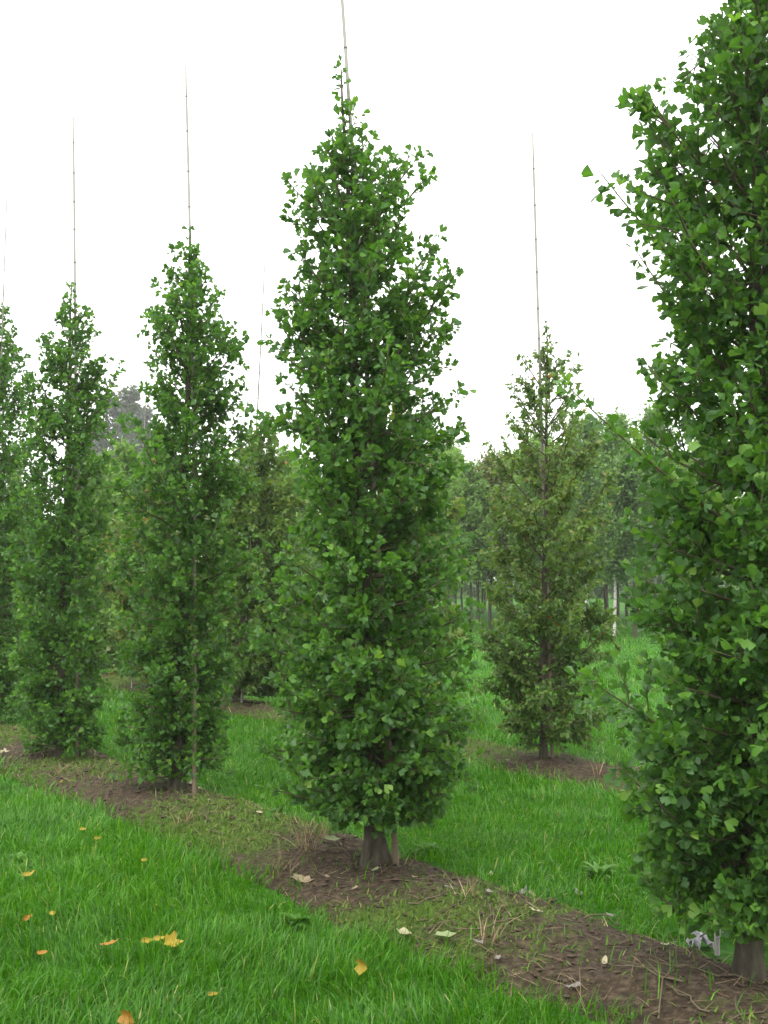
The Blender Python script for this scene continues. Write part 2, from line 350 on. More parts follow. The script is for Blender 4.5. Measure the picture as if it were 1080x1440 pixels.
def grow(base, prof, top, nb, rng, spacing, per_node, twigs, lean_top=0., rise=(.1, 1.5), outl=.12, reach=(.72, 1.08), zmin=.1, rad0=.05, flare=.03, leader=True, trunk_pow=1.0):
    """returns trunk geometry, list of branch geometries and leaf nodes (pos, axis dir, on tip?)"""
    base = np.asarray(base, float)
    zz = np.concatenate([[-.08, -.02, .02, .06, .11, .18, .28], np.linspace(.42, top - base[2], 18)]); nz = len(zz)
    f = np.clip(zz / (top - base[2]), 0, 1)
    wob = np.cumsum(rng.normal(0, .006, (nz, 2)), axis=0) * np.clip(f * 4, 0, 1)[:, None]
    path = np.stack([base[0] + lean_top * f + wob[:, 0], base[1] + wob[:, 1], base[2] + zz], 1)
    rad = (rad0 * (1 - f) ** trunk_pow + .005) + flare * np.exp(-np.clip(zz, 0, None) / .08)
    th = np.arange(10); rad2 = rad[:, None] * (1 + .10 * np.sin(th * 1.9)[None] * np.exp(-f * 8)[:, None])
    # finer start for the flare
    trunk = tube(path, rad2, 10)
    def axis(z): return np.array([np.interp(z, path[:, 2], path[:, 0]), np.interp(z, path[:, 2], path[:, 1]), z])
    branches, NP, ND, NT = [], [], [], []
    def run(P, r0, geo, t0, sides):
        L = np.linalg.norm(np.diff(P, axis=0), axis=1).sum()
        geo.add(*tube(P, np.linspace(r0, .0022, len(P)), sides))
        cum = np.concatenate([[0], np.cumsum(np.linalg.norm(np.diff(P, axis=0), axis=1))])
        d = t0 * L
        while d < L:
            q = np.array([np.interp(d, cum, P[:, i]) for i in range(3)])
            q2 = np.array([np.interp(min(d + .02, L + 1e-6), cum, P[:, i]) for i in range(3)]); q1 = np.array([np.interp(d - .02, cum, P[:, i]) for i in range(3)])
            NP.append(q); ND.append(q2 - q1); NT.append(0); d += spacing * rng.uniform(.6, 1.4)
        NP.append(P[-1]); ND.append(P[-1] - P[-2]); NT.append(1)
    zt = top - .12
    zg = np.linspace(zmin + base[2], zt, 200); wg = (prof.R(zg + .1) + .10) * (1 + 1.5 * np.exp(-((zg - base[2]) / .85) ** 2)); cw = np.cumsum(wg); cw = (cw - cw[0]) / (cw[-1] - cw[0])
    zs = np.interp(np.linspace(0, 1, nb), cw, zg) + rng.normal(0, .03, nb)
    az = rng.uniform(0, 6.28)
    for z0 in zs:
        az += 2.4 + rng.normal(0, .35)
        fr = np.clip((z0 - base[2]) / (top - base[2]), 0, 1)
        rise_k = (rise[0] + (rise[1] - rise[0]) * fr) * rng.uniform(.75, 1.3)
        u_ = rng.uniform(*reach) * (rng.uniform(1.12, 1.4) if rng.random() < outl else 1); ra = .2
        u_ *= .74 + .52 * fbm(np.array(math.cos(az) * 1.3 + base[0] * 7 + 20), np.array(z0 * 2.6 + math.sin(az) * 1.3), 301)
        for _ in range(8): ra = .5 * ra + .5 * max(prof.R(max(z0 + ra * rise_k, base[2] + .28)) - .02, .012) * u_
        dz = ra * rise_k
        if ra < .04: continue
        a = axis(z0); cshift = prof.C(z0 + dz) - (a[0] - base[0])
        tip = a + np.array([math.cos(az) * ra + cshift * .9, math.sin(az) * ra, dz])
        mid = a + (tip - a) * .55 + np.array([0, 0, -.16 * ra]) + rng.normal(0, .02, 3)
        t = np.linspace(0, 1, 7)[:, None]
        P = (1 - t) ** 2 * a + 2 * t * (1 - t) * mid + t * t * tip
        P[1:-1] += rng.normal(0, .006, (5, 3))
        P[:, 2] = np.maximum(P[:, 2], base[2] + .06)
        g = Geo(); L = np.linalg.norm(tip - a)
        run(P, .006 + .008 * L * (1 - fr * .5), g, .12, 4)
        for _ in range(rng.poisson(twigs * min(1, L / .5))):
            tt = rng.uniform(.2, .9); q = P[0] * 0
            q = np.array([np.interp(tt * 6, np.arange(7), P[:, i]) for i in range(3)])
            d = norm(norm(tip - a) * .7 + rng.normal(0, .55, 3) + np.array([0, 0, .25]))
            Lt = rng.uniform(.10, .26) * min(1, .3 + L)
            e = q + d * Lt; e[2] = max(e[2], base[2] + .05)
            run(np.array([q, (q + e) / 2 + rng.normal(0, .008, 3), e]), .004, g, .3, 3)
        branches.append(g)
    if leader:
        z = top - .62
        while z < top:
            NP.append(axis(z)); ND.append(np.array([rng.normal(0, .5), rng.normal(0, .5), 1.])); NT.append(int(rng.random() < .5)); z += spacing * rng.uniform(.7, 1.4)
        NP.append(axis(top)); ND.append(np.array([0, 0, 1.])); NT.append(1)
    return trunk, branches, np.array(NP), norm(np.array(ND)), np.array(NT), path

def leaf_field(NP, ND, NT, rng, base, per_node, size, droop, spread, outward=.5, axis_c=None):
    n = rng.integers(per_node[0], per_node[1] + 1, len(NP)) + NT * 2
    idx = np.repeat(np.arange(len(NP)), n); K = len(idx)
    D0 = ND[idx]
    rnd = norm(rng.normal(0, 1, (K, 3)))
    rad = NP[idx] - np.stack([np.full(K, base[0]), np.full(K, base[1]), NP[idx][:, 2]], 1)
    rad = norm(rad)
    D = norm(D0 * rng.uniform(.15, .9, (K, 1)) + rnd * spread + rad * outward * .5 + np.array([0, 0, droop]))
    Nn = norm(np.array([0, 0, 1.]) * .65 + rad * .4 + rng.normal(0, .7, (K, 3)))
    S = size * np.clip(rng.normal(.95, .22, K), .4, 1.5) * np.where(NT[idx] == 1, .85, 1)
    P = NP[idx] + D0 * rng.normal(0, .008, (K, 1))
    return P, frames(D, Nn), S

LEAF_ME = []
def plant_tree(name, label, cat, group, base, rows, top_px, nb, seed, leaf='fan', size=.044, spacing=.038, per_node=(2, 4), twigs=5, singles=0, mat='ginkgo',
               bark='bark', tint_fn=None, rad0=.05, flare=.03, rise=(-.12, 1.5), droop=.05, spread=.75, outl=.2, extra=None, branch_objs=True, zmin=.1, reach=(.62, 1.12), thin=0.35, skirt=.06):
    rng = np.random.default_rng(seed)
    base = np.asarray(base, float)
    prof = Profile(rows, base); tp = at_depth(top_px[0], top_px[1], base[1])
    trunk, brs, NP, ND, NT, path = grow(base, prof, tp[2], nb, rng, spacing, per_node, twigs, tp[0] - base[0], rise=rise, rad0=rad0, flare=flare, outl=outl, zmin=zmin, reach=reach)
    if extra:                               # long stray shoots seen against the sky, tip given at the tree's own depth
        for (px, py, z0, dy) in extra:
            tip = at_depth(px, py, base[1] + dy)
            a = np.array([np.interp(z0, path[:, 2], path[:, 0]), np.interp(z0, path[:, 2], path[:, 1]), z0])
            g = Geo(); t_ = np.linspace(0, 1, 9)[:, None]; mid = (a + tip) / 2 + np.array([0, 0, -.06])
            P = (1 - t_) ** 2 * a + 2 * t_ * (1 - t_) * mid + t_ * t_ * tip
            g.add(*tube(P, np.linspace(.009, .002, 9), 5)); brs.append(g)
            L = np.linalg.norm(tip - a)
            tt = np.arange(.12, 1.001, spacing * .75 / L)
            for q in tt:
                NP = np.vstack([NP, [np.interp(q * 8, np.arange(9), P[:, i]) for i in range(3)]]); ND = np.vstack([ND, norm(tip - a)]); NT = np.append(NT, 0)
    P, Rm, S = leaf_field(NP, ND, NT, rng, base, per_node, size, droop, spread)
    ok = P[:, 2] + Rm[:, 2, 1] * S * 1.7 > base[2] + skirt * (.6 + .5 * rng.random(len(P)))
    far_ = np.hypot(P[:, 0] - np.interp(P[:, 2], path[:, 2], path[:, 0]), P[:, 1] - base[1]) > .05
    if thin: ok &= rng.random(len(P)) > far_ * thin * np.clip((P[:, 2] - base[2]) / (tp[2] - base[2]) * 2.2 - 1.2, 0, 1)
    P, Rm, S = P[ok], Rm[ok], S[ok]
    n = len(P); temps = FANS if leaf == 'fan' else OVALS
    which = rng.integers(0, len(temps), n)
    tint = np.clip(rng.beta(2, 2.6, n) + .18 * (fbm(P[:, 0] * 4 + P[:, 1] * 3, P[:, 2] * 4, seed) - .5), 0, 1)
    if tint_fn is not None: tint = np.clip(tint_fn(P, tint, rng), 0, 1)
    root = thing(name, base, label, cat, group)
    obj('trunk', new_mesh('trunk', trunk[0] - base, trunk[1]), M[bark], root)
    if branch_objs:
        for g in brs:
            V = np.concatenate(g.V) - base
            obj('branch', new_mesh('branch', V, np.concatenate(g.F)), M['twig'], root)
    else:
        V = np.concatenate([v for g in brs for v in g.V]); off = 0; Fs = []
        for g in brs:
            for v, fc in zip(g.V, g.F): pass
            Fs.append(np.concatenate(g.F) + off); off += g.n
        tag(obj('branches', new_mesh('branches', V - base, np.concatenate(Fs)), M['twig'], root), kind='stuff')
    single = np.zeros(n, bool)
    if singles:
        # the leaves that show largest: nearest in their patch of the picture, facing the camera
        cx, cy, d = project(P + Rm[:, :, 1] * (S * 1.2)[:, None])
        vis = (cx > 5) & (cx < W - 5) & (cy > 5) & (cy < H - 5)
        view = norm(P - np.array([0, 0, EYE])); facing = np.abs((Rm[:, :, 2] * view).sum(1))
        cell = (cx // 9).astype(int) * 1000 + (cy // 9).astype(int)
        order = np.lexsort((d, cell)); first = np.ones(n, bool); cs = cell[order]; first[1:] = cs[1:] != cs[:-1]
        front = order[first]; front = front[vis[front]]
        score = S[front] / d[front] * (facing[front] + .15)
        single[front[np.argsort(-score)[:singles]]] = True
        for i in np.nonzero(single)[0]:
            o_ = bpy.data.objects.new('leaf', LEAF_ME[which[i]]); col.objects.link(o_); o_.parent = root
            mt = Matrix(Rm[i].tolist()).to_4x4() @ Matrix.Scale(float(S[i]), 4); mt.translation = Vector((P[i] - base).tolist())
            o_.matrix_basis = mt
    k = ~single
    cr = obj('crown', leaves_mesh('crown', temps, P[k] - base, Rm[k], S[k], tint[k], which[k]), M[mat], root)
    tag(cr, kind='stuff')
    return root, n
for i, (v, fc) in enumerate(FANS):
    me = new_mesh('ginkgo_leaf', v, fc); me.materials.append(M['ginkgo_leaf']); LEAF_ME.append(me)

def cane(label, foot, head, r0=.016, r1=.006, mat='cane', group='bamboo canes staking the trees'):
    foot = np.asarray(foot, float); head = np.asarray(head, float)
    root = thing('bamboo_cane', foot, label, 'cane', group)
    L = np.linalg.norm(head - foot); ax = (head - foot) / L
    g = Geo(); n = 24
    tt = np.linspace(-.12 / L, 1, n); rg = np.random.default_rng(int(abs(foot[0] * 1000)) + 5)
    bow = rg.normal(0, .012, 2)
    P = np.array([ax * L * q + np.array([bow[0], bow[1], 0]) * math.sin(max(q, 0) * math.pi) for q in tt])
    R = r0 + (r1 - r0) * np.clip(tt, 0, 1)
    obj('shaft', new_mesh('shaft', *tube(P, R, 8)), M[mat], root)
    d = .12
    while d < L - .05:
        c = np.array([np.interp(d / L, tt, P[:, i]) for i in range(3)]); r = (r0 + (r1 - r0) * d / L)
        off = np.array([-.006, -.002, .002, .006]); 
        obj('node_ring', new_mesh('node_ring', *tube(c + ax * off[:, None], np.array([.98, 1.25, 1.25, .98]) * r, 8)), M['node'], root)
        d += rg.uniform(.24, .33)
    return root

B0 = on_surf(1052, 1372); B1 = on_surf(528, 1212); B2 = on_surf(248, 1110); B3 = on_surf(88, 1062)
B4 = np.array([-4.45, 12.0, 0]); B4[2] = surf(B4[0], B4[1])
BR = on_surf(764, 1066)
def row2_at(s):
    p = np.array([BR[0], BR[1]]) + U2 * s; return np.array([p[0], p[1], float(surf(p[0], p[1]))])
BM, BL, BN, BO = row2_at(2.6), row2_at(5.25), row2_at(7.9), row2_at(10.6)

rows1 = [(1185, 500, 565), (1150, 448, 615), (1110, 402, 645), (1040, 384, 664), (950, 384, 670), (850, 390, 666), (750, 396, 657), (650, 400, 648), (560, 385, 640),
         (480, 385, 618), (420, 395, 608), (330, 410, 588), (255, 418, 580), (225, 442, 556), (195, 468, 522), (150, 478, 510), (110, 482, 499), (90, 486, 488)]
rows2 = [(1098, 205, 282), (1060, 180, 308), (950, 168, 328), (800, 165, 340), (700, 178, 343), (600, 195, 346), (500, 208, 342), (440, 220, 325), (400, 235, 305), (350, 258, 278), (325, 264, 270)]
rows3 = [(1058, 52, 122), (1020, 28, 140), (850, 16, 148), (700, 25, 150), (550, 45, 150), (480, 65, 140), (440, 82, 122), (400, 98, 106)]
rows4 = [(1008, -55, 38), (960, -75, 55), (800, -80, 62), (650, -75, 60), (520, -58, 46), (470, -34, 30), (430, -4, 8)]
rows0 = [(1345, 985, 1130), (1310, 950, 1165), (1240, 908, 1200), (1150, 888, 1220), (1000, 880, 1225), (850, 880, 1225), (700, 890, 1215), (560, 905, 1205), (420, 925, 1190), (320, 915, 1190),
         (220, 925, 1180), (120, 950, 1160), (0, 985, 1130), (-120, 1010, 1105), (-230, 1050, 1066)]
G1 = 'columnar ginkgo trees in the front row'
plant_tree('ginkgo_tree', 'tall bushy ginkgo beside a white scrap, its bare stem in dark soil', 'tree', G1, B0, rows0, (1060, -230), 330, 11, size=.0375, singles=300, rad0=.042, flare=.026, zmin=.24, skirt=.18,
           extra=[(842, 240, 2.55, -.25), (905, 160, 2.8, -.1), (893, 350, 2.3, 0), (800, 545, 1.75, -.3), (815, 945, .85, -.35), (865, 1070, .45, -.2), (880, 600, 1.6, 0)])
plant_tree('ginkgo_tree', 'tall pointed ginkgo with long bare leader and swollen grey trunk foot', 'tree', G1, B1, rows1, (485, 92), 300, 21, size=.0365, singles=300, zmin=.27, skirt=.25, flare=.042, outl=.14,
           extra=[(360, 575, 2.3, .05), (388, 490, 2.6, 0), (655, 548, 2.35, 0), (652, 600, 2.2, .1), (592, 215, 3.55, 0), (403, 252, 3.5, 0), (612, 440, 3, 0)])
plant_tree('ginkgo_tree', 'narrow ginkgo with yellow-green tip, foliage nearly hiding its trunk and brown cane', 'tree', G1, B2, rows2, (265, 328), 215, 31, size=.0375, singles=300, zmin=.16, skirt=.1,
           extra=[(276 + (i_ % 3) * 3 - 4, y_, .12 + (1075 - y_) / 183. * .93, -.3) for i_, y_ in enumerate(range(1070, 560, -30))])
plant_tree('ginkgo_tree', 'slim ginkgo with foliage down to the soil and a very long pale cane', 'tree', G1, B3, rows3, (102, 400), 190, 41, size=.039, singles=300,
           extra=[(165, 520, 2.7, .1), (172, 510, 2.6, 0)] + [(106 + (i_ % 3) * 3 - 3, y_, .12 + (1035 - y_) / 155. * .93, -.3) for i_, y_ in enumerate(range(1030, 560, -30))])
plant_tree('ginkgo_tree', 'ginkgo last in the front row, farthest along the soil strip', 'tree', G1, B4, rows4, (4, 425), 165, 51, size=.042, branch_objs=True)

# canes of the front row
def cane_px(label, foot_px, head_px, dY=0, **k):
    f_ = on_surf(*foot_px); h_ = at_depth(head_px[0], head_px[1], f_[1] + dY); return cane(label, f_, h_, **k)
cane_px('thick brown cane beside the swollen trunk foot of the tall pointed ginkgo', (557, 1218), (473, -120), dY=.22, r0=.0165, r1=.009, mat='cane_brown')
cane_px('brown cane beside the narrow ginkgo with yellow-green tip', (273, 1118), (261, 92), dY=.35, r0=.0155, r1=.009, mat='cane_brown')
cane_px('very long pale cane rising from the slim ginkgo', (108, 1064), (103, 165), dY=.3, r0=.0155, r1=.010, mat='cane_brown')
f4 = B4 + np.array([.1, -.05, 0]); cane('pale cane staking the last ginkgo of the front row', f4, at_depth(10, 265, f4[1]), r0=.014, r1=.006)
f0 = B0 + np.array([.12, .06, 0]); cane('pale cane staking the ginkgo that stands beside a white scrap', f0, at_depth(1075, -330, f0[1]), r0=.016, r1=.007)

# back row: small-leaved young trees
def olive_tint(lo, hi, amt):
    def fn(P, tnt, rng):
        z = P[:, 2]; k = np.exp(-((z - lo) / hi) ** 2)
        return tnt * .62 + amt * k * (rng.random(len(P)) * .75 + .05) + np.where(rng.random(len(P)) < .012, .5, 0)
    return fn
rowsR = [(1050, 728, 808), (1010, 695, 836), (950, 676, 852), (880, 672, 862), (800, 682, 858), (720, 690, 856), (650, 700, 848), (590, 706, 838), (540, 716, 822), (500, 738, 798), (470, 760, 774)]
G2 = 'young trees in the back row'
plant_tree('young_birch', 'loose olive-bronze young tree with sparse see-through top and pale cane', 'tree', G2, BR, rowsR, (765, 458), 112, 61, leaf='oval', size=.047, spacing=.028, per_node=(2, 4), twigs=9, mat='olive',
           tint_fn=olive_tint(2.2, .8, .30), rad0=.028, flare=.014, rise=(.25, 1.5), droop=-.45, spread=.8, outl=.25, zmin=.12, thin=.85, skirt=.05,
           extra=[(668, 905, 1.0, .1), (862, 915, .9, 0), (815, 520, 2.9, 0), (718, 545, 2.8, 0)])
rowsL = [(975, 330, 400), (940, 310, 425), (850, 300, 432), (760, 302, 430), (690, 315, 418), (640, 335, 400), (600, 352, 385), (560, 366, 374)]
plant_tree('young_birch', 'russet-topped young tree glimpsed through the gap between two ginkgos', 'tree', G2, BL, rowsL, (370, 600), 130, 62, leaf='oval', size=.075, spacing=.035, per_node=(2, 4), twigs=6, mat='olive',
           tint_fn=olive_tint(2.6, .5, .28), rad0=.04, droop=-.35, branch_objs=True)
rowsM = [(x, a + 160, b + 160) for x, a, b in rowsL]
def shift_rows(rows, bsrc, bdst):
    k = bsrc[1] / bdst[1]; out_ = []
    for py, a, b in rows:
        out_.append((815 + (py - 815) * k, W / 2 + (a - W / 2 - F * bsrc[0] / bsrc[1]) * k + F * bdst[0] / bdst[1], W / 2 + (b - W / 2 - F * bsrc[0] / bsrc[1]) * k + F * bdst[0] / bdst[1]))
    return out_
for q, sd, lab in ((BM, 63, 'young tree standing directly behind the tall pointed ginkgo'), (BN, 64, 'young tree standing directly behind the narrow yellow-tipped ginkgo'),
                   (BO, 65, 'pale green young tree glimpsed between the slim ginkgo and its narrow neighbour')):
    rr = shift_rows(rowsL, BL, q); rr = [(y_, (a_ + b_) / 2 - (b_ - a_) * .66, (a_ + b_) / 2 + (b_ - a_) * .66) for y_, a_, b_ in rr]
    plant_tree('young_birch', lab, 'tree', G2, q, rr, ((rr[-1][1] + rr[-1][2]) / 2, rr[-2][0]), 105, sd, leaf='oval', size=.085, spacing=.04, per_node=(2, 4), twigs=5, mat='olive' if sd < 65 else 'bg_d',
               rad0=.04, droop=-.35, branch_objs=False)
for px, Yd, zt, hwd, sd, lab, mt_, lf in ((14, 24, 4.6, 1.1, 75, 'bushy tree filling the gap between the last two ginkgos of the front row', 'bg_a', .11), (172, 20.5, 4.2, .95, 71, 'pale green large-leaved tree filling the gap before the misty conifers', 'bg_d', .16), (338, 21, 4.3, .8, 72, 'bushy light green tree behind the russet-topped young tree', 'bg_a', .11),
                                      (402, 22.5, 4.4, .8, 73, 'bushy tree half hidden behind the crown edge of the tall pointed ginkgo', 'bg_a', .11), (662, 33, 5.2, 1.0, 74, 'leafy tree just beyond the crown edge of the tall pointed ginkgo', 'bg_d', .12)):
    b_ = at_depth(px, 815, Yd); b_[2] = float(gz(b_[0], b_[1])); k_ = F / Yd
    yt = 815 - (zt - EYE) * k_; yb = 815 + EYE * k_
    rr = [(yb + (yt - yb) * f_, px - hwd * k_ * w_, px + hwd * k_ * w_) for f_, w_ in ((.05, .5), (.15, .85), (.4, 1.), (.65, .9), (.85, .55), (1., .1))]
    plant_tree('leafy_tree', lab, 'tree', 'bushy trees behind the back row', b_, rr, (px, yt), 95, sd, leaf='oval', size=lf, spacing=.055, per_node=(2, 4), twigs=5, mat=mt_, rad0=.05, droop=-.3, branch_objs=False, rise=(.2, 1.3),
               zmin=1.6 if sd == 74 else .2)
cane('pale grey cane of the loose olive-bronze tree', on_surf(777, 1066), at_depth(749, 188, BR[1]), r0=.0155, r1=.010, mat='cane_brown')
cane('pale cane of the russet-topped tree in the gap', BL + np.array([.08, -.12, 0]), at_depth(373, 355, BL[1]), r0=.015, r1=.007)
cane('faint cane rising behind the tall pointed ginkgo', BM + np.array([.55, .05, 0]), at_depth(596, 470, BM[1]), r0=.012, r1=.005)
cane('faint cane rising behind the narrow yellow-tipped ginkgo', BN + np.array([-.2, .05, 0]), at_depth(212, 398, BN[1]), r0=.012, r1=.005)

# ------------------------------------------------------------------ background nursery trees
def bg_tree_meshes(h, stem, rmax, nleaf, size, shape, seed, trunk_r=.06):
    rng = np.random.default_rng(seed)
    g = Geo(); n = 10; zz = np.linspace(-.1, h * .96, n); wob = np.cumsum(rng.normal(0, .03, (n, 2)), axis=0)
    ax = np.stack([wob[:, 0], wob[:, 1], zz], 1)
    trunk = tube(ax, trunk_r * (1 - .9 * np.clip(zz / h, 0, 1)) + .006, 7)
    def rad(f):
        if shape == 'cone': return rmax * (1 - f) ** .8 + .05
        if shape == 'column': return rmax * np.sin(np.clip(f * .93 + .07, 0, 1) * np.pi) ** .5
        return rmax * np.sin(np.clip(f * .88 + .12, 0, 1) * np.pi) ** .75
    nb = 46; P, D = [], []; br = Geo()
    per = nleaf // nb
    for i in range(nb):
        f = (i + .5) / nb; z0 = stem + (h - stem) * f * .95; a = i * 2.4 + rng.normal(0, .3)
        rr = rad(f) * rng.uniform(.6, 1.15); up = (-.15 if shape == 'cone' else .7) * rr
        o_ = np.array([np.interp(z0, zz, ax[:, 0]), np.interp(z0, zz, ax[:, 1]), z0]); tip = o_ + np.array([math.cos(a) * rr, math.sin(a) * rr, up])
        br.add(*tube(np.array([o_, (o_ + tip) / 2 + np.array([0, 0, -.05 * rr]), tip]), [.02, .012, .004], 4))
        t = rng.beta(1.8, 1.0, per)[:, None]; sp = .10 * rmax + .06
        P.append(o_ + (tip - o_) * t + rng.normal(0, sp, (per, 3))); D.append(np.repeat(norm(tip - o_)[None], per, 0))
    P = np.concatenate(P); D = norm(np.concatenate(D) * .5 + rng.normal(0, .7, P.shape) + np.array([0, 0, -.2]))
    Rm = frames(D, norm(rng.normal(0, .6, P.shape) + np.array([0, 0, 1])))
    S = size * rng.uniform(.7, 1.3, len(P)); which = rng.integers(0, 3, len(P)); tint = np.clip(rng.beta(2, 2, len(P)), 0, 1)
    return new_mesh('trunk', *trunk), br.mesh('limbs'), leaves_mesh('crown', OVALS, P, Rm, S, tint, which)
def bg_tree(name, label, group, pos, meshes, mats, sc_=1., rz=0.):
    root = thing(name, (pos[0], pos[1], float(gz(pos[0], pos[1]))), label, 'tree', group)
    root.rotation_euler = (0, 0, rz); root.scale = (sc_, sc_, sc_)
    for nm, me, mt in zip(('trunk', 'limbs', 'crown'), meshes, mats):
        o_ = obj(nm, me, None, root); 
        if len(me.materials) == 0: me.materials.append(mt)
        if nm != 'trunk': tag(o_, kind='stuff')
    return root
KINDS = [
    ('maple_tree', 'round-headed green nursery tree in the rows beyond the grass', bg_tree_meshes(6.6, 1.9, 1.15, 9000, .13, 'round', 1), (M['bark'], M['twig'], M['bg_a'])),
    ('birch_tree', 'slender white-stemmed birch in the rows beyond the grass', bg_tree_meshes(7.4, 1.7, .85, 9000, .11, 'column', 2, .052), (M['white_bark'], M['twig'], M['bg_b'])),
    ('nursery_tree', 'russet-tinged nursery tree in the rows beyond the grass', bg_tree_meshes(6.0, 1.8, .95, 8500, .12, 'round', 3), (M['bark'], M['twig'], M['bg_c'])),
    ('nursery_tree', 'pale green upright nursery tree in the rows beyond the grass', bg_tree_meshes(7.0, 2.0, 1.0, 9000, .12, 'column', 4), (M['bark'], M['twig'], M['bg_d'])),
    ('maple_tree', 'darker broad nursery tree in the rows beyond the grass', bg_tree_meshes(6.2, 2.1, 1.3, 9500, .13, 'round', 5), (M['bark'], M['twig'], M['bg_b'])),
]
KN = []
for nm, lab, mes, mts in KINDS:
    for me, mt in zip(mes, mts): me.materials.append(mt)
rg = np.random.default_rng(99)
row_step = 2.0; cnt = 0
for rI in range(5):
    o0 = np.array([6.4, 30.0]) + N2 * 3.6 * rI + U2 * rg.uniform(0, 2)
    for k in range(-3, 22):
        p_ = o0 + U2 * row_step * k + rg.normal(0, .15, 2)
        px, py, d = project(np.array([p_[0], p_[1], 2.5]))
        if not (115 < px < 240 or 320 < px < 430 or 590 < px < 1010): continue
        if rI > 0 and px > 1000: continue
        ki = 1 if (rI == 0 and k in (0,)) else int(rg.choice([0, 1, 2, 3, 4], p=[.3, .07, .13, .26, .24]))
        nm, lab, mes, mts = KINDS[ki]
        sc_ = rg.uniform(.78, 1.0) * (1 + .004 * (d - 30))
        bg_tree(nm, lab, 'nursery trees beyond the grass', p_, mes, mts, sc_, rg.uniform(0, 6.28)); cnt += 1
p_ = at_depth(862, 815, 30.); bg_tree('birch_tree', 'white-stemmed birch standing alone at the near edge of the far grass', 'nursery trees beyond the grass', (p_[0], 30.), KINDS[1][2], KINDS[1][3], .86, .4)
# the wood that closes the view behind the nursery rows
rgw = np.random.default_rng(5); nW = 56000
xw = rgw.uniform(-75, 75, nW); hw_ = 5.5 + 4.5 * fbm(xw * .22, xw * 0, 71) + 1.2 * fbm(xw * 1.1, xw * 0, 72)
zw = rgw.beta(.9, 1.1, nW) * hw_; yw = 92 + rgw.normal(0, 1.6, nW) + 3 * fbm(xw * .3, zw * .3, 73)
Pw = np.stack([xw, yw, zw + gz(xw, yw)], 1); Rw = frames(norm(rgw.normal(0, 1, (nW, 3)) + np.array([0, 0, -.4])), norm(rgw.normal(0, .6, (nW, 3)) + np.array([0, -.3, 1])))
tw_ = np.clip(rgw.beta(2, 2, nW) * .6 + .8 * (fbm(xw * .25, zw * .1, 74) - .3), 0, 1)
tag(obj('distant_wood', leaves_mesh('distant_wood', [(np.array([(0, 0, 0), (.4, .5, .1), (0, 1, -.1), (-.4, .5, .1)], float), np.array([(0, 1, 2), (0, 2, 3)]))], Pw, Rw, rgw.uniform(.4, .75, nW), tw_, np.zeros(nW, int)), M['bg_a']), 'continuous leafy wood closing the view behind the nursery rows', 'wood', kind='stuff')
# tall hazy trees far off
far_a = bg_tree_meshes(24, .5, 3.6, 4200, .6, 'cone', 8, .25); far_b = bg_tree_meshes(22, 2, 2.6, 3000, .55, 'column', 9, .25)
for me, mt in zip(far_a, (M['bark'], M['twig'], M['far'])): me.materials.append(mt)
for me, mt in zip(far_b, (M['bark'], M['twig'], M['far'])): me.materials.append(mt)
for i, (px, Yd, s_, kd) in enumerate([(118, 122, .82, 1), (138, 118, .86, 1), (156, 112, .98, 1), (176, 116, .98, 0), (199, 120, .92, 0), (222, 118, .84, 1), (352, 120, .74, 1), (395, 124, .7, 0)]):
    p_ = at_depth(px, 815, Yd)
    bg_tree('spruce_tree' if kd == 0 else 'poplar_tree', ('tall grey conifer' if kd == 0 else 'tall grey poplar') + ' fading into the mist far behind the nursery', 'misty trees far off',
            (p_[0], Yd), far_a if kd == 0 else far_b, (None, None, None), s_, i * 1.3)

# ------------------------------------------------------------------ grass
def blades(P, h, wd, az, phi0, bend, K, tint):
    n = len(P); dl = (h / K)
    V = np.zeros((n, 2 * K + 1, 3)); x = np.zeros(n); z = np.zeros(n)
    ca, sa = np.cos(az), np.sin(az)
    tw = RNG.normal(0, .5, n); wx, wy = -np.sin(az + tw), np.cos(az + tw)
    for k in range(K + 1):
        t_ = k / K
        if k > 0:
            ph = phi0 + bend * (t_ - .5 / K) ** 1.4
            x = x + dl * np.sin(ph); z = z + dl * np.cos(ph)
        c = np.stack([P[:, 0] + ca * x, P[:, 1] + sa * x, P[:, 2] + z], 1)
        if k < K:
            hw = (wd * .5 * (1 - t_ ** 2) ** .7)[:, None]; off = np.stack([wx, wy, np.zeros(n)], 1) * hw
            V[:, 2 * k] = c - off; V[:, 2 * k + 1] = c + off
        else: V[:, 2 * K] = c
    Fc = []
    for k in range(K - 1): Fc += [(2 * k, 2 * k + 1, 2 * k + 3), (2 * k, 2 * k + 3, 2 * k + 2)]
    Fc.append((2 * K - 2, 2 * K - 1, 2 * K)); Fc = np.array(Fc)
    Fa = (Fc[None] + (np.arange(n) * (2 * K + 1))[:, None, None]).reshape(-1, 3)
    return V.reshape(-1, 3), Fa, np.repeat(tint, 2 * K + 1)
def scatter(y0, y1, dens, side):
    """random points in a widened view wedge between two distances"""
    wmax = .42 * y1 + .8; n = int(2 * wmax * (y1 - y0) * dens)
    x = RNG.uniform(-wmax, wmax, n); y = RNG.uniform(y0, y1, n)
    k = np.abs(x) < .42 * y + .8; return x[k], y[k]
BARE = []
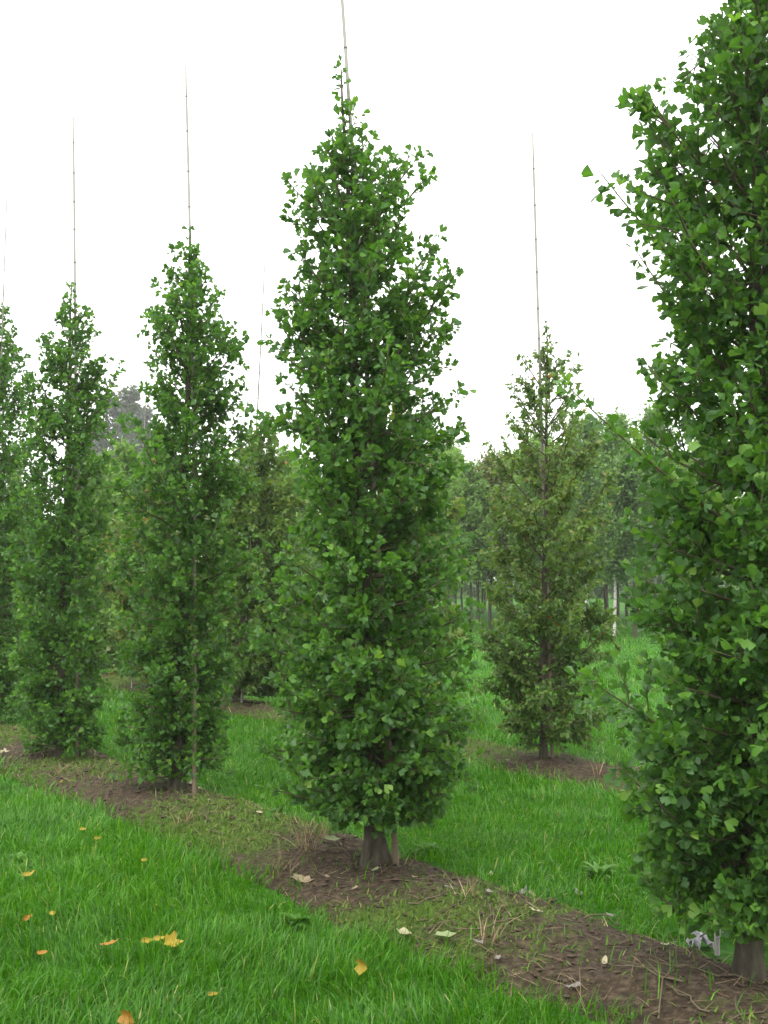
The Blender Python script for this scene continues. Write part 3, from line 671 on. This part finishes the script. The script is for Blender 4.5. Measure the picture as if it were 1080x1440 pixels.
def grass_keep(x, y, zone):
    s, c = row_coords(x, y)
    keep = np.ones(len(x))
    for k in (0, 1):
        a, b = strip_edges(s, k); m = (c - a) / (b - a)
        ins = np.clip(np.minimum(m, 1 - m) * 5 + .42 + 1.5 * (fbm(x * 5, y * 5, 77) - .5), 0, .985)
        keep = np.where((m > -.08) & (m < 1.08), 1 - ins, keep)
    for bx, by, br_ in BARE: keep = keep * np.clip((np.hypot(x - bx, y - by) - br_) / .05, 0, 1)
    if zone == 0: keep = np.where(c < -.25, keep, 0)
    elif zone == 1: keep = np.where((c >= -.25) & (c < ROW2 - .1), keep, 0)
    else: keep = np.where(c >= ROW2 - .1, keep, 0)
    return RNG.random(len(x)) < keep
for q_ in ((985, 1334, .11), (1008, 1346, .1), (975, 1352, .12), (1040, 1350, .15)):
    w_ = on_surf(q_[0], q_[1]); BARE.append((w_[0], w_[1], q_[2]))
LABELS = ['long lush grass in front of the soil strip of the ginkgo row', 'mown green grass alley between the two tree rows', 'green grass beyond the back row of staked trees']
for zone in range(3):
    Vs, Fs, Ts, n = [], [], [], 0
    for (y0, y1, dens, ws, K, hs_) in [(3.0, 5.2, 6300, 1.0, 3, 1.), (5.2, 8, 3600, 1.3, 3, 1.), (8, 12, 1400 if zone == 2 else 1700, 1.8, 3 if zone < 2 else 2, 1.), (12, 20, 400, 3.3, 2, 1.05), (20, 42, 70, 5.5, 2, 1.2)]:
        if zone == 0 and y0 > 13: continue
        x, y = scatter(y0, y1, dens, zone); k = grass_keep(x, y, zone); x, y = x[k], y[k]
        if len(x) == 0: continue
        cl = fbm(x * 2.2, y * 2.2, 5); cl2 = fbm(x * 7, y * 7, 15, 2)
        N_ = len(x)
        h = (.012 + .10 * cl + .065 * cl2) * RNG.uniform(.5, 1.4, N_) * hs_ * (1.0 if zone == 0 else .85)
        wd = RNG.uniform(.0028, .0056, N_) * ws
        wide = RNG.random(N_) < .05; wd = np.where(wide, wd * 1.7, wd)
        az = 6.28 * fbm(x * 1.5 + 9, y * 1.5, 44, 2) * 1.5 + RNG.normal(0, 1.3, N_)
        phi = np.abs(RNG.normal(0, .28, N_)); bend = np.abs(RNG.normal(.9, .8, N_)); bend = np.where(RNG.random(N_) < .18, bend + 1.2, bend)
        tint = np.clip(RNG.beta(2.2, 2.6, N_) * .9 + .35 * (fbm(x * 1.3, y * 1.3, 61) - .5), 0, .97); tint = np.where(RNG.random(N_) < .02, 1., tint)
        v, fc, tt = blades(np.stack([x, y, surf(x, y) - .006], 1), h, wd, az, phi, bend, K, tint)
        Vs.append(v); Fs.append(fc + n); Ts.append(tt); n += len(v)
    me = new_mesh('grass', np.concatenate(Vs), np.concatenate(Fs), True, {'tint': np.concatenate(Ts)})
    tag(obj('grass', me, M['grass']), LABELS[zone], 'grass', kind='stuff')

# ------------------------------------------------------------------ what lies on the soil strips
def strip_points(n, k, smax):
    s = RNG.uniform(-4, smax, n); a, b = strip_edges(s, k); c = a + (b - a) * RNG.uniform(.02, .98, n)
    x = T1[0] + s * U2[0] + c * N2[0]; y = T1[1] + s * U2[1] + c * N2[1]
    return x, y
SLAB = ['under the front row of ginkgos', 'under the back row of staked trees']
for k, (nm_, ns, nc, smax) in enumerate([(38000, 4500, 2600, 9), (14000, 2200, 900, 12)]):
    # moss, seedlings and short weeds
    x, y = strip_points(nm_, k, smax); mv = moss_value(x, y, k) + .35 * (fbm(x * 5, y * 5, 91) - .5); kk = RNG.random(len(x)) < np.clip((mv - .2) * 2.6, .04, 1); x, y = x[kk], y[kk]; n = len(x)
    v, fc, tt = blades(np.stack([x, y, surf(x, y) - .002], 1), RNG.uniform(.012, .045, n), RNG.uniform(.005, .011, n), RNG.uniform(0, 6.28, n), RNG.uniform(.1, 1.2, n), RNG.uniform(0, .9, n), 2,
                       np.clip(RNG.beta(2, 2, n) + .3 * (fbm(x * 2, y * 2, 37) - .5), 0, 1))
    tag(obj('moss', new_mesh('moss', v, fc, True, {'tint': tt}), M['moss']), 'low moss and seedlings on the soil ' + SLAB[k], 'moss', kind='stuff')
    # straw and dead stalks lying about
    x, y = strip_points(ns, k, smax); kk = RNG.random(len(x)) < .25 + .75 * (fbm(x * 3, y * 3, 55) > .52); x, y = x[kk], y[kk]; n = len(x)
    v, fc, tt = blades(np.stack([x, y, surf(x, y) + .006], 1), RNG.uniform(.03, .14, n), RNG.uniform(.0025, .005, n), RNG.uniform(0, 6.28, n), RNG.uniform(1.1, 1.6, n), RNG.uniform(-.2, .35, n), 3, RNG.beta(1.6, 2.2, n))
    tag(obj('straw', new_mesh('straw', v, fc, True, {'tint': tt}), M['straw']), 'dry straw and stalks lying on the soil ' + SLAB[k], 'straw', kind='stuff')
    # crumbs of soil
    ico = np.array([(0, 0, 1), (.9, 0, .3), (.28, .85, .35), (-.72, .53, .3), (-.72, -.53, .4), (.28, -.85, .3), (0, 0, -.6)], float)
    icf = np.array([(0, 1, 2), (0, 2, 3), (0, 3, 4), (0, 4, 5), (0, 5, 1), (6, 2, 1), (6, 3, 2), (6, 4, 3), (6, 5, 4), (6, 1, 5)])
    x, y = strip_points(nc, k, smax); n = len(x); S = RNG.gamma(2, .003, n) + .003
    V = ico[None] * (S[:, None, None] * RNG.uniform(.6, 1.4, (n, 7, 3))) * np.array([1, 1, .7]); th = RNG.uniform(0, 6.28, n)
    Vr = V.copy(); Vr[:, :, 0] = V[:, :, 0] * np.cos(th)[:, None] - V[:, :, 1] * np.sin(th)[:, None]; Vr[:, :, 1] = V[:, :, 0] * np.sin(th)[:, None] + V[:, :, 1] * np.cos(th)[:, None]
    Vr += np.stack([x, y, surf(x, y) + .003], 1)[:, None]
    tag(obj('soil_crumbs', new_mesh('soil_crumbs', Vr.reshape(-1, 3), (icf[None] + (np.arange(n) * 7)[:, None, None]).reshape(-1, 3), False), M['soil_clod']), 'loose crumbs of soil ' + SLAB[k], 'soil', kind='stuff')

# fallen leaves
def dead_leaf_mesh(seed, kind):
    rg_ = np.random.default_rng(seed); n = 14; th = np.linspace(0, 2 * np.pi, n, endpoint=False)
    if kind == 'oval': r_ = .5 * (1 + .12 * np.cos(2 * th)) ; xs, ys = np.cos(th) * r_ * 1.15, np.sin(th) * r_ * .72
    else:
        r_ = .5 * (1 + .16 * np.cos(5 * th + .4)); xs, ys = np.cos(th) * r_, np.sin(th) * r_
    jag = rg_.uniform(.78, 1.14, n); jag[0] = 1.35; xs = xs * jag; ys = ys * jag
    cu = rg_.uniform(.6, 1.5); zs = cu * (ys ** 2) + rg_.normal(0, .03, n) + .3 * cu * xs ** 2
    V = [(0, 0, 0)] + [(a * .5, b * .5, c * .3 + rg_.normal(0, .012)) for a, b, c in zip(xs, ys, zs)] + list(zip(xs, ys, zs)) + [(-.55, .012, .02), (-.55, -.012, .02), (-.85, 0, .06)]
    Fc = []
    for i in range(n):
        j = (i + 1) % n; Fc += [(0, 1 + i, 1 + j), (1 + i, 1 + n + i, 1 + n + j), (1 + i, 1 + n + j, 1 + j)]
    b_ = 1 + 2 * n; Fc += [(b_, b_ + 1, b_ + 2)]
    return np.array(V), np.array(Fc)
DL = {}
def dead_leaf(px, py, size, mk, label, group=None, lift=.0, tilt=0., kind='oval', seed=0, elong=1.):
    rg_ = np.random.default_rng(seed + int(px * 7 + py))
    if mk in ('yellow', 'orange'): size *= .72; lift *= .8
    key = (mk, kind, seed % 4)
    if key not in DL:
        me = new_mesh('fallen_leaf', *dead_leaf_mesh(seed % 4 + 3, kind)); me.materials.append(M[mk]); DL[key] = me
    o_ = bpy.data.objects.new('fallen_leaf', DL[key]); col.objects.link(o_)
    p_ = on_surf(px, py)
    if lift:     # held up in the blades: walk back along the sight line to that height
        d = ray(px, py); p_ = np.array([0, 0, EYE]) + d * ((p_[2] + lift - EYE) / d[2])
    o_.location = (p_[0], p_[1], p_[2] + .006)
    o_.rotation_euler = (tilt + rg_.normal(0, .12), rg_.normal(0, .15), rg_.uniform(0, 6.28) if not tilt else rg_.normal(0, .5)); o_.scale = (size * elong, size, size)
    return tag(o_, label, 'leaf', group)
GY, GS = 'yellow leaves fallen in the grass', 'pale leaves fallen on the soil'
yl = 'small yellow fallen leaf half sunk in the long grass'
for i, (px, py, s_) in enumerate([(38, 1231, .055), (48, 1228, .05), (116, 1167, .045), (136, 1180, .045), (203, 1211, .045), (75, 1286, .045), (298, 1400, .04), (205, 1325, .055)]):
    dead_leaf(px, py, s_, 'yellow', yl, GY, lift=.06, tilt=.8, seed=i)
dead_leaf(36, 1294, .06, 'orange', 'curled ochre fallen leaf in the long grass near the small clover patch', lift=.07, tilt=.7, seed=3)
dead_leaf(57, 1342, .045, 'orange', 'dull orange fallen leaf sunk deep in the long grass', lift=.07, tilt=.6, seed=2)
dead_leaf(152, 1330, .06, 'orange', 'narrow brownish fallen leaf lying flat in the long grass', lift=.07, tilt=.2, seed=1, elong=1.3)
dead_leaf(178, 1432, .075, 'orange', 'large bright orange fallen leaf standing upright in the grass', lift=.09, tilt=1.2, seed=2, kind='lobed')
dead_leaf(510, 1360, .085, 'yellow', 'round yellow fallen leaf standing upright behind grass blades', lift=.09, tilt=1.35, seed=1, kind='lobed')
dead_leaf(240, 1327, .10, 'yellow', 'large bright yellow fallen leaf broken up by grass blades in front', lift=.07, tilt=.9, seed=0, kind='lobed')
dead_leaf(222, 1322, .05, 'yellow', 'yellow leaf fragment touching the large bright yellow leaf', lift=.06, tilt=.7, seed=3)
dead_leaf(424, 1239, .085, 'beige', 'large curled beige leaf on bare soil below the swollen trunk foot', seed=1, tilt=.35)
sl = 'small pale dead leaf lying on the soil strip'
for i, (px, py, s_, mk) in enumerate([(630, 1250, .055, 'palegrey'), (735, 1258, .07, 'palegrey'), (688, 1256, .06, 'palegrey'), (755, 1284, .06, 'cream'), (748, 1259, .045, 'beige'), (776, 1266, .05, 'cream'),
        (850, 1355, .05, 'cream'), (934, 1331, .045, 'cream'), (770, 1377, .06, 'palegrey'), (808, 1390, .06, 'palegrey'), (396, 1146, .055, 'cream'), (365, 1144, .05, 'cream'), (295, 1127, .05, 'cream'),
        (268, 1103, .06, 'cream'), (281, 1110, .05, 'cream'), (140, 1049, .055, 'cream'), (60, 1028, .05, 'beige'), (528, 1225, .05, 'palegreen'), (460, 1234, .04, 'beige'), (700, 1350, .05, 'palegrey'),
        (584, 1236, .05, 'beige'), (815, 1259, .07, 'palegrey'), (500, 1250, .035, 'beige'), (180, 1140, .05, 'cream'), (860, 1290, .05, 'palegrey'), (672, 1327, .05, 'palegrey'), (780, 1330, .045, 'beige')]):
    dead_leaf(px, py, s_ * .8, mk, sl, GS, seed=i, lift=.012)
dead_leaf(569, 1315, .085, 'cream', 'long cream leaf at the grass edge of the front soil strip', seed=2, elong=1.3, lift=.02)
dead_leaf(628, 1319, .08, 'palegreen', 'pale green fallen leaf at the grass edge of the front soil strip', seed=3, elong=1.3, lift=.02)
dead_leaf(690, 1233, .05, 'cream', 'squarish cream leaf against the alley grass edge', seed=1, lift=.02)
dead_leaf(465, 1181, .065, 'palegreen', 'pale green-white fallen leaf among dead stalks behind the swollen trunk foot', seed=0, lift=.03, tilt=.6)
dead_leaf(87, 1100, .055, 'yellow', 'bright yellow fallen leaf on the soil strip before the slim ginkgo', seed=2, lift=.02, tilt=.4)
dead_leaf(5, 1059, .07, 'cream', 'round cream leaf on the soil between the last two ginkgos', seed=0, kind='lobed', lift=.02, tilt=.4)
dead_leaf(776, 1092, .06, 'yellow', 'yellow-brown leaf on the soil below the loose olive-bronze tree', seed=1, lift=.02)

# twigs on the soil
for i, (px, py, L, a0) in enumerate([(690, 1290, .28, .9), (712, 1300, .22, .2), (745, 1270, .3, 1.4), (470, 1200, .3, .3), (440, 1196, .26, 2.2), (250, 1140, .3, .6), (290, 1150, .26, 1.7), (600, 1265, .2, .5),
                                     (860, 1305, .3, .1), (905, 1370, .35, 2.3), (940, 1390, .4, 1.1), (990, 1370, .4, 2.7), (960, 1400, .3, 1.9), (1040, 1430, .3, .6), (70, 1085, .25, 2.0), (660, 1310, .2, 2.6)]):
    p_ = on_surf(px, py); g = Geo(); n = 7; tt = np.linspace(0, 1, n); rg_ = np.random.default_rng(500 + i)
    P = np.stack([np.cos(a0) * (tt - .5) * L + np.cumsum(rg_.normal(0, .012, n)), np.sin(a0) * (tt - .5) * L + np.cumsum(rg_.normal(0, .012, n)), np.abs(rg_.normal(.012, .012, n))], 1)
    P[:, 2] += surf(P[:, 0] + p_[0], P[:, 1] + p_[1]) - p_[2]
    g.add(*tube(P, np.linspace(.0045, .0018, n), 5))
    q = P[3]; e = q + np.array([np.cos(a0 + .8) * L * .3, np.sin(a0 + .8) * L * .3, .03]); g.add(*tube(np.array([q, (q + e) / 2 + rg_.normal(0, .006, 3), e]), [.003, .0025, .0012], 4))
    o_ = obj('dry_twig', g.mesh('dry_twig'), M['straw'] if False else M['twig'], None, p_); tag(o_, 'thin forked dry twig lying on the front soil strip', 'twig', 'dry twigs on the soil')
# tufts of dead stalks
for i, (px, py, nst, hh) in enumerate([(395, 1222, 26, .14), (430, 1195, 30, .22), (445, 1178, 24, .2), (690, 1325, 26, .14), (655, 1258, 22, .1), (262, 1152, 26, .12), (80, 1088, 22, .14), (840, 1085, 24, .16), (815, 1400, 14, .14)]):
    p_ = on_surf(px, py); n = nst
    Pp = np.stack([RNG.normal(0, .035, n), RNG.normal(0, .03, n), np.zeros(n)], 1); Pp[:, 2] = surf(Pp[:, 0] + p_[0], Pp[:, 1] + p_[1]) - p_[2] - .004
    v, fc, tt = blades(Pp, RNG.uniform(.5, 1.3, n) * hh, RNG.uniform(.003, .005, n), RNG.uniform(0, 6.28, n), RNG.uniform(.1, .9, n), RNG.uniform(.2, 1.2, n), 4, RNG.beta(2, 2, n))
    o_ = obj('dead_grass_tuft', new_mesh('dead_grass_tuft', v, fc, True, {'tint': tt}), M['straw'], None, p_); tag(o_, 'small tuft of withered grey-brown stalks on the soil', 'dead grass', 'withered tufts on the soil')

# broad-leaved weeds
def weed(px, py, n, L, label, wd=.3, cup=.6, group=None):
    p_ = on_surf(px, py); root = thing('weed_plant', p_, label, 'weed', group); rg_ = np.random.default_rng(int(px + py))
    for i in range(n):
        a = i * 2.4 + rg_.normal(0, .2); el = rg_.uniform(.35, 1.1); l = L * rg_.uniform(.6, 1.15); K = 6
        tt = np.linspace(0, 1, K + 1); ph = el - cup * 1.4 * tt ** 1.5
        x = np.concatenate([[0], np.cumsum(np.cos(ph[1:]) * l / K)]); z = np.concatenate([[0], np.cumsum(np.sin(ph[1:]) * l / K)])
        hw = l * wd * np.sin(np.clip(tt * .95 + .06, 0, 1) * np.pi) ** .8 * .5 * (1 + .15 * np.cos(tt * 25))
        V = []
        for j in range(K + 1):
            c = np.array([math.cos(a) * x[j], math.sin(a) * x[j], z[j] + .01]); s_ = np.array([-math.sin(a), math.cos(a), 0])
            V += [c - s_ * hw[j] + np.array([0, 0, hw[j] * .35]), c, c + s_ * hw[j] + np.array([0, 0, hw[j] * .35])]
        Fc = []
        for j in range(K):
            q = 3 * j; Fc += [(q, q + 1, q + 4, q + 3), (q + 1, q + 2, q + 5, q + 4)]
        me = new_mesh('leaf', np.array(V), np.array(Fc), True, {'tint': np.full(len(V), rg_.random())}); obj('leaf', me, M['weed'], root)
    return root
weed(843, 1236, 60, .12, 'broad-leaved pale green weed at the edge of the alley grass', wd=.2)
weed(600, 1200, 26, .09, 'low rosette weed in alley grass behind the brown cane', wd=.45)
weed(25, 1215, 34, .07, 'clover-like weed clump in the long grass near ochre leaves', wd=.6)
weed(415, 1305, 36, .09, 'leafy weed clump in the long grass below the bare soil mound', wd=.5)

# litter by the stem of the big ginkgo: a crumpled scrap and a short peg
p_ = on_surf(985, 1334); rg_ = np.random.default_rng(4); n = 9
gxx, gyy = np.meshgrid(np.linspace(-.5, .5, n), np.linspace(-.5, .5, n), indexing='ij')
Zc = .05 + .05 * np.abs(np.sin(gxx * 9 + gyy * 4)) * np.cos(gxx * 3) + rg_.normal(0, .012, gxx.shape)
V = np.stack([gxx.ravel() * .095 + rg_.normal(0, .004, n * n), gyy.ravel() * .08 + .01 * np.sin(gxx.ravel() * 11), (Zc - .035).ravel()], 1)
tag(obj('paper_scrap', new_mesh('paper_scrap', V, grid_faces(n, n), False), M['scrap'], None, p_ + np.array([0, 0, .004])), 'crumpled white scrap of plastic on the soil beside a grey peg', 'scrap')
p_ = on_surf(1008, 1343); g = Geo()
g.add(*tube(np.array([(0, 0, -.05), (.001, 0, .03), (.003, .002, .085), (.004, .002, .10)]), [.013, .0125, .0125, .008], 7))
pr = thing('wooden_peg', p_, 'short grey wooden peg beside the crumpled white scrap', 'peg')
obj('post', g.mesh('post', False), M['peg'], pr)
v, fc = dead_leaf_mesh(3, 'oval'); obj('tag', new_mesh('tag', v[:, [1, 2, 0]] * np.array([.04, .03, .045]) + np.array([.006, -.016, .10]), fc), M['scrap'], pr)

# ------------------------------------------------------------------ misty air
hz = bpy.data.materials.new('haze'); hz.use_nodes = True; t = hz.node_tree; t.nodes.clear()
o = t.nodes.new('ShaderNodeOutputMaterial'); pv = t.nodes.new('ShaderNodeVolumePrincipled')
pv.inputs['Color'].default_value = (.97, .98, 1, 1); pv.inputs['Density'].default_value = .0007; pv.inputs['Anisotropy'].default_value = .3
t.links.new(pv.outputs[0], o.inputs['Volume'])
a = np.array([(x_, y_, z_) for z_ in (-1.2, 32) for x_, y_ in ((-920, -80), (920, -80), (920, 1520), (-920, 1520))], float)
fq = np.array([(0, 3, 2, 1), (4, 5, 6, 7), (0, 1, 5, 4), (1, 2, 6, 5), (2, 3, 7, 6), (3, 0, 4, 7)])
tag(obj('haze', new_mesh('haze', a, fq, False), hz), 'thin pale mist hanging over the nursery', 'haze', kind='stuff')
print('TRIS', sum(len(m_.polygons) for m_ in bpy.data.meshes), 'BG', cnt, 'OBJ', len(bpy.data.objects))
